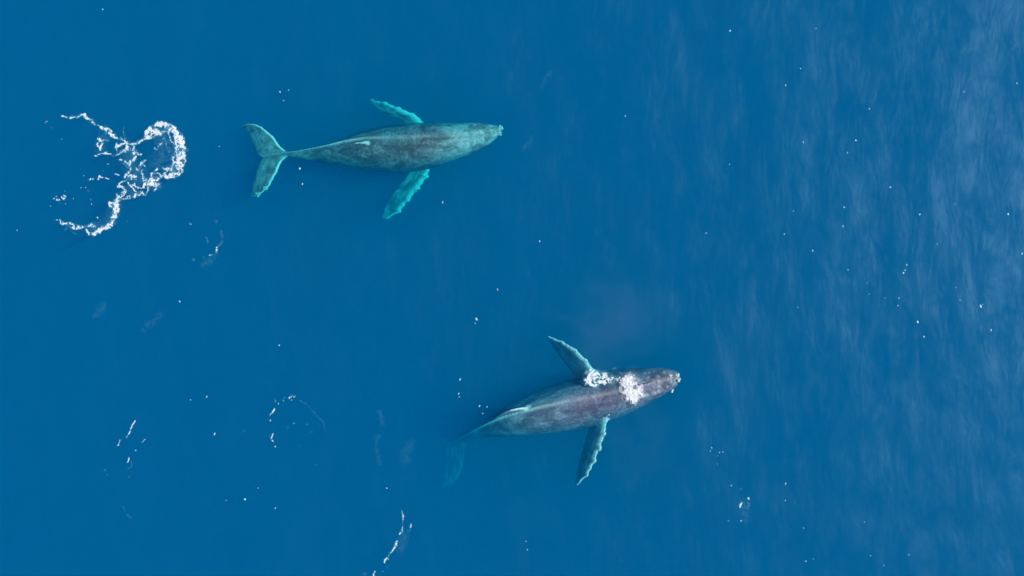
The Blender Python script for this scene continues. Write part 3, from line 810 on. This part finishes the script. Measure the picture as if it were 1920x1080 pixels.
flecks = []
for (sc_, ox, oy, L) in (
    (2.25, 1440, 0, [(135, 290, 4), (73, 360, 5), (427, 460, 4), (1050, 352, 6), (826, 387, 3), (148, 600, 4), (370, 592, 5), (335, 644, 4), (517, 790, 6), (320, 875, 6), (315, 954, 4), (106, 890, 4), (68, 988, 3), (187, 1057, 5), (640, 905, 4), (788, 860, 3), (1012, 902, 6), (712, 1030, 3), (1072, 1070, 5), (202, 120, 3)]),
    (2.7, 1440, 400, [(83, 105, 4), (405, 287, 5), (702, 260, 4), (693, 288, 6), (685, 302, 5), (500, 352, 3), (512, 410, 3), (592, 428, 4), (663, 428, 5), (657, 467, 5), (757, 550, 7), (790, 624, 7), (1075, 470, 8), (1084, 462, 5), (1128, 590, 6), (855, 155, 4), (950, 375, 3), (150, 476, 3), (970, 440, 4)]),
    (3.0, 1280, 760, [(162, 238, 5), (155, 255, 4), (206, 264, 5), (225, 261, 5), (196, 281, 3), (195, 330, 3), (580, 442, 7), (580, 535, 4), (680, 690, 4), (693, 877, 5), (735, 863, 4), (1055, 845, 4), (1130, 900, 4), (1270, 838, 5), (1022, 655, 3), (630, 548, 3)]),
    (1.0, 0, 0, [(893, 598, 2.8), (891, 606, 1.2), (933, 543, 1.5), (863, 711, 1.5), (860, 738, 1.7), (861, 744, 1.2), (830, 379, 1.5), (525, 172, 1.2), (541, 169, 1.5), (532, 188, 1.0), (567, 345, 1.4), (562, 316, 1.8), (337, 565, 1.6), (193, 18, 1.2), (32, 432, 1.3), (524, 647, 1.3),
                 (899, 761, 1.5), (913, 763, 1.4), (905, 775, 1.5), (1369, 58, 1.5), (1368, 308, 1.3), (1012, 452, 1.2), (1324, 437, 1.2), (459, 936, 2.2), (484, 915, 1.3), (388, 744, 1.6), (357, 750, 1.3), (403, 813, 1.6), (1172, 218, 1.2), (725, 915, 1.6), (986, 1015, 1.5), (989, 1031, 1.2), (412, 275, 1.2), (517, 952, 1.1), (424, 938, 1.0)])):
    for x, y, r_ in L:
        flecks.append((ox + x / sc_, oy + y / sc_, r_ / sc_ * (0.62 if sc_ > 1 else 0.8)))
special = {(893, 598): 'brightest lone foam fleck on open water up and left of the surfacing whale',
           (830, 379): 'lone foam fleck right of the long lower flipper tip of the submerged whale',
           (459, 936): 'bright lone foam fleck below the faint foam arc at the lower left'}
def region(x, y):
    if x > 1290:
        col = 'inner' if x < 1530 else 'middle' if x < 1740 else 'outer'
        row = 'top' if y < 270 else 'upper' if y < 480 else 'middle' if y < 700 else 'lower' if y < 900 else 'bottom'
        return {'inner': 'where the ripples begin right of the whales', 'middle': 'on the rippled sea', 'outer': 'by the right edge of the picture'}[col] + {
            'top': ', top rows', 'upper': ', upper part', 'middle': ', half-way down', 'lower': ', lower part', 'bottom': ', along the bottom'}[row]
    if 470 < x < 600 and y < 400: return 'round the tail of the submerged whale'
    if 850 < x < 930 and 690 < y < 790: return 'above the sunken tail of the surfacing whale'
    if x < 560 and y > 640: return 'on calm sea at the lower left'
    if y > 900: return 'on calm sea below the surfacing whale'
    if x < 420: return 'on calm sea left of the submerged whale'
    return 'on open sea between the two whales'
cells = {}
for q in flecks:
    if (round(q[0]), round(q[1])) not in special: cells.setdefault(region(q[0], q[1]), []).append(q)
ORD = ['topmost', 'second', 'third', 'fourth', 'fifth', 'sixth', 'seventh', 'eighth', 'ninth', 'tenth', 'eleventh', 'twelfth', 'thirteenth', 'fourteenth']
for n_, q in enumerate(flecks):
    x, y, r_ = q
    o = bpy.data.objects.new('foam_fleck', FL[n_ % 6]); C.objects.link(o)
    w = W(x, y, 0)
    o.location = (w[0], w[1], float(wave(w[0], w[1])) + 0.02)
    k = r_ / PPM
    o.scale = (k * rnd.uniform(0.8, 1.15), k * rnd.uniform(0.9, 1.9), k)
    o.rotation_euler = (0, 0, rnd.uniform(-0.5, 0.5))
    lab = special.get((round(x), round(y)))
    if not lab:
        reg = region(x, y)
        mates = sorted(cells[reg], key=lambda p: p[1])
        i = mates.index(q)
        if len(mates) == 1: lab = 'only white foam fleck ' + reg
        elif i == len(mates) - 1: lab = 'lowest white foam fleck ' + reg
        else: lab = (ORD[i] if i == 0 else ORD[i] + ' highest') + ' white foam fleck ' + reg
    tag(o, lab, 'foam fleck', 'white foam flecks scattered over the sea')

# ------------------------------------------------------------------ thin mist of the blow drifting over the water
def mist(px, py, rx, ry, rz, z, dens, seed, label):
    m, nt, out = new_mat('blow_mist')
    tc = nt.nodes.new('ShaderNodeTexCoord')
    ln = nt.nodes.new('ShaderNodeVectorMath'); ln.operation = 'LENGTH'
    nt.links.new(tc.outputs['Object'], ln.inputs[0])
    fall = ramp(nt, ln.outputs['Value'], 0.15, 1.0, 1.0, 0.0)
    mp = mapping(nt, tc.outputs['Object'], (1.0, 1.0, 1.0))
    mp.node.inputs['Location'].default_value = (seed * 3.7, seed * 1.3, 0)
    nz = ramp(nt, noise(nt, mp, 1.7, 4, 0.6, 0.8), 0.42, 0.72)
    pv = node(nt, 'ShaderNodeVolumePrincipled')
    pv.inputs['Color'].default_value = (0.90, 0.93, 0.97, 1)
    nt.links.new(math_n(nt, 'MULTIPLY', math_n(nt, 'MULTIPLY', fall, nz), dens), pv.inputs['Density'])
    nt.links.new(pv.outputs[0], out.inputs['Volume'])
    bm = bmesh.new(); bmesh.ops.create_icosphere(bm, subdivisions=3, radius=1)
    me = bpy.data.meshes.new('blow_mist'); bm.to_mesh(me); bm.free()
    o = link('blow_mist', me, m)
    o.location = W(px, py, z); o.scale = (rx, ry, rz)
    return tag(o, label, kind='stuff')
mist(1145, 620, 3.6, 3.8, 1.2, 1.5, 0.060, 1, 'faint drifting mist of blow above the surfacing whale')
mist(1195, 815, 2.4, 3.2, 1.0, 1.3, 0.040, 2, 'faint drifting mist of blow below the surfacing whale')
mist(1180, 730, 1.1, 1.3, 0.5, 0.75, 0.9, 3, 'thin white puff of blow over the blowholes')
